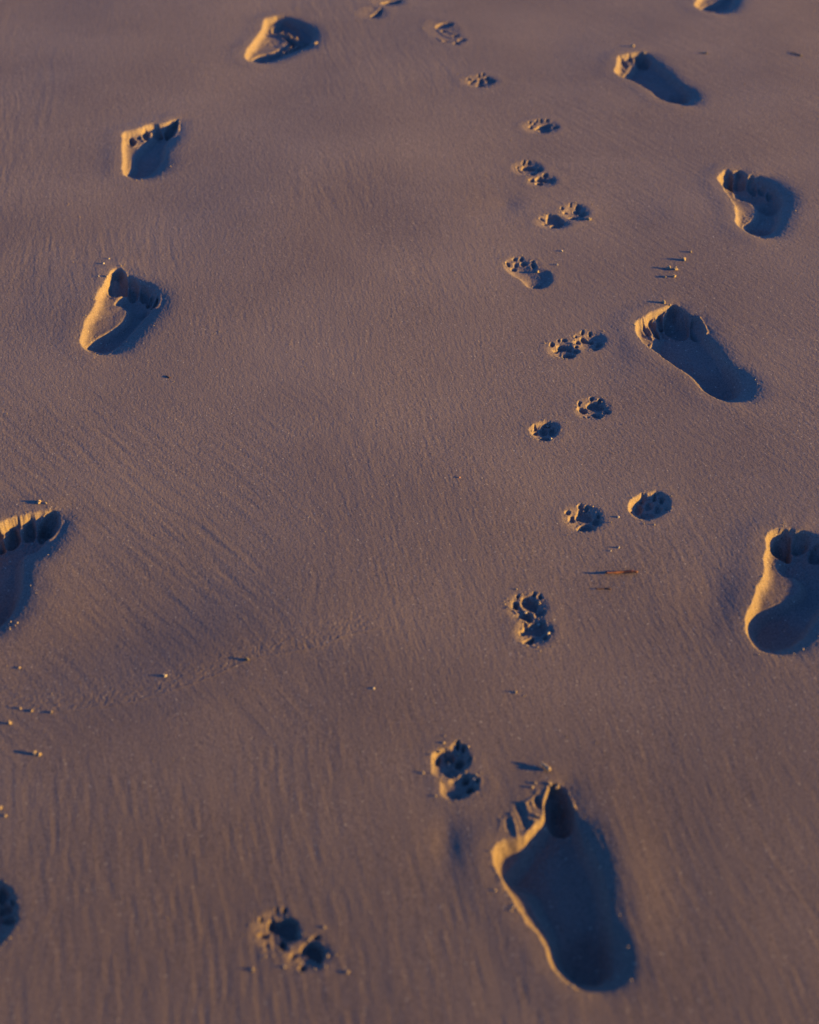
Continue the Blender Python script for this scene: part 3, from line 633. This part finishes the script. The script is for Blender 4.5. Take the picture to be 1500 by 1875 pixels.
for i, (px, py, s, tall, mi, what, where) in enumerate(CR):
    if s == 0: continue
    x, y, z = on_ground(px, py); r = s/pxm(py)/2*.95
    bm = bmesh.new(); rr = random.Random(i*7+1)
    lump(bm, (0, 0, 0), r*(.8 if s > 4.5 else 1), i, (rr.uniform(.7, 1.05), rr.uniform(.85, 1.25), tall*rr.uniform(.75, 1)))
    if s > 4.5:
        for k in range(5): lump(bm, (rr.uniform(-.75, .75)*r, rr.uniform(-1, 1)*r, rr.uniform(-.4, .75)*r*tall), r*rr.uniform(.28, .55), i*5+k, (rr.uniform(.7, 1.2), rr.uniform(.7, 1.2), rr.uniform(.7, 1.1)), sub=2)
    o = finish(bm, 'pebble' if mi == 3 else ('shell_grain' if mi in (1, 2) else 'sand_crumb'), MATS[mi], (x, y, z+r*tall*.28), rr.uniform(-.5, .5))
    o['label'] = (what+' '+where); o['category'] = 'pebble' if mi == 3 else ('grain' if mi in (1, 2) else 'sand crumb'); o['group'] = 'crumbs and grains scattered on the sand'

def stick(p0, p1, r0, r1, lift, mat, name, label, cat, seed=0, flat=1.0, bend=.0008):
    x0, y0, z0 = on_ground(*p0); x1, y1, z1 = on_ground(*p1)
    c = Vector(((x0+x1)/2, (y0+y1)/2, 0)); bm = bmesh.new(); n, m = 22, 12; rings = []; rr = random.Random(seed)
    a = Vector((x0, y0, z0+r0*flat+lift[0]))-c; b = Vector((x1, y1, z1+r1*flat+lift[1]))-c
    d = (b-a).normalized(); side = d.cross(Vector((0, 0, 1))).normalized(); upv = side.cross(d)
    ph = rr.uniform(0, 6)
    for i in range(n+1):
        t = i/n; q = a.lerp(b, t) + side*bend*math.sin(3.1*t*1.6+ph) + upv*bend*.3*math.sin(t*7+ph)
        r = (r0+(r1-r0)*t)*(1+.10*math.sin(t*17+ph)+.06*math.sin(t*41))*min(1, .35+math.sqrt(min(t, 1-t)*14))
        rings.append([bm.verts.new(q + side*math.cos(2*math.pi*k/m)*r*(1+.08*math.sin(k*2.1+t*9)) + upv*math.sin(2*math.pi*k/m)*r*flat) for k in range(m)])
    for i in range(n):
        for k in range(m): bm.faces.new([rings[i][k], rings[i][(k+1) % m], rings[i+1][(k+1) % m], rings[i+1][k]])
    bm.faces.new(rings[0]); bm.faces.new(rings[-1][::-1])
    bmesh.ops.recalc_face_normals(bm, faces=bm.faces)
    o = finish(bm, name, mat, c); o['label'] = label; o['category'] = cat; return o
stick((1107, 1050.5), (1168, 1050.5), .0014, .0019, (.0012, .0004), BARK, 'twig', 'longer reddish brown twig with gold lit ends, lying level on the sand', 'twig', 3, 1.0, .0018)['group'] = 'bits of twig on the sand'
stick((1091, 1078), (1119, 1079.5), .0009, .0013, (0, 0), DBARK, 'twig', 'shorter dark brown twig sliver just below the longer twig', 'twig', 4, .6)['group'] = 'bits of twig on the sand'
stick((303, 688.5), (312, 692), .0008, .0011, (0, 0), DBARK, 'twig', 'tiny dark twig sliver alone below and right of the sunlit arch footprint', 'twig', 5, .7)['group'] = 'bits of twig on the sand'
stick((1447, 96), (1468, 103), .001, .0030, (.001, 0), DARK, 'shell_flake', 'small dark pointed flake near the top right corner', 'flake', 6, .5)
stick((1281, 96.5), (1296, 98.5), .0015, .0024, (0, 0), CRUMB, 'shell_flake', 'long pinkish pale flake lying right of the footprint pointing up left', 'flake', 7, .6)
stick((992, 1399.5), (1006, 1413.5), .0012, .0021, (.0022, .0003), CRUMB, 'straw_bit', 'slanting pale straw bit with a long shadow above the largest big toe mark', 'straw', 8, 1.0)

# loose coarse grains all over: nobody could count them
rr = np.random.RandomState(3); n = 900
bmg = bmesh.new(); bmesh.ops.create_icosphere(bmg, subdivisions=1, radius=1.0)
bv = np.array([v.co[:] for v in bmg.verts]); bf = np.array([[v.index for v in f.verts] for f in bmg.faces]); bmg.free()
gx = []; 
for k in range(n):
    yy = 0.8 + 3.3*rr.rand()**1.1; xx = (rr.rand()*2-1)*1.15*0.268*(CP*yy+SP*CAMH)
    s = (.00025 + .0005*rr.rand()**4)*(.7+.25*yy)
    gx.append((xx, yy, ground_z(xx, yy)+s*.4, s))
for PO, cnt in RIMS:
    c = PO.mean(0)
    for k in range(cnt):
        q = PO[rr.randint(len(PO))]
        if q[0] > c[0]+.02 and rr.rand() < .75: continue
        d = (q-c)/np.linalg.norm(q-c); q = q + d*rr.normal(.001, .006) + rr.normal(0, .002, 2)
        s = .0004+.0010*rr.rand()**3
        gx.append((q[0], q[1], ground_z(q[0], q[1])+s*.3, s))
gx = np.array(gx); n = len(gx); jit = 1+.25*rr.randn(n, len(bv), 1)*.6
vv = gx[:, None, :3] + bv[None]*gx[:, None, 3:4]*jit
ff = bf[None]+(np.arange(n)*len(bv))[:, None, None]
me = bpy.data.meshes.new('loose_grains'); me.from_pydata(vv.reshape(-1, 3).tolist(), [], ff.reshape(-1, 3).tolist()); me.materials.append(CRUMB)
for p in me.polygons: p.use_smooth = True
o = bpy.data.objects.new('loose_grains', me); scn.collection.objects.link(o)
o['kind'] = 'stuff'; o['label'] = 'coarse pale grains strewn over the damp sand'; o['category'] = 'sand grains'
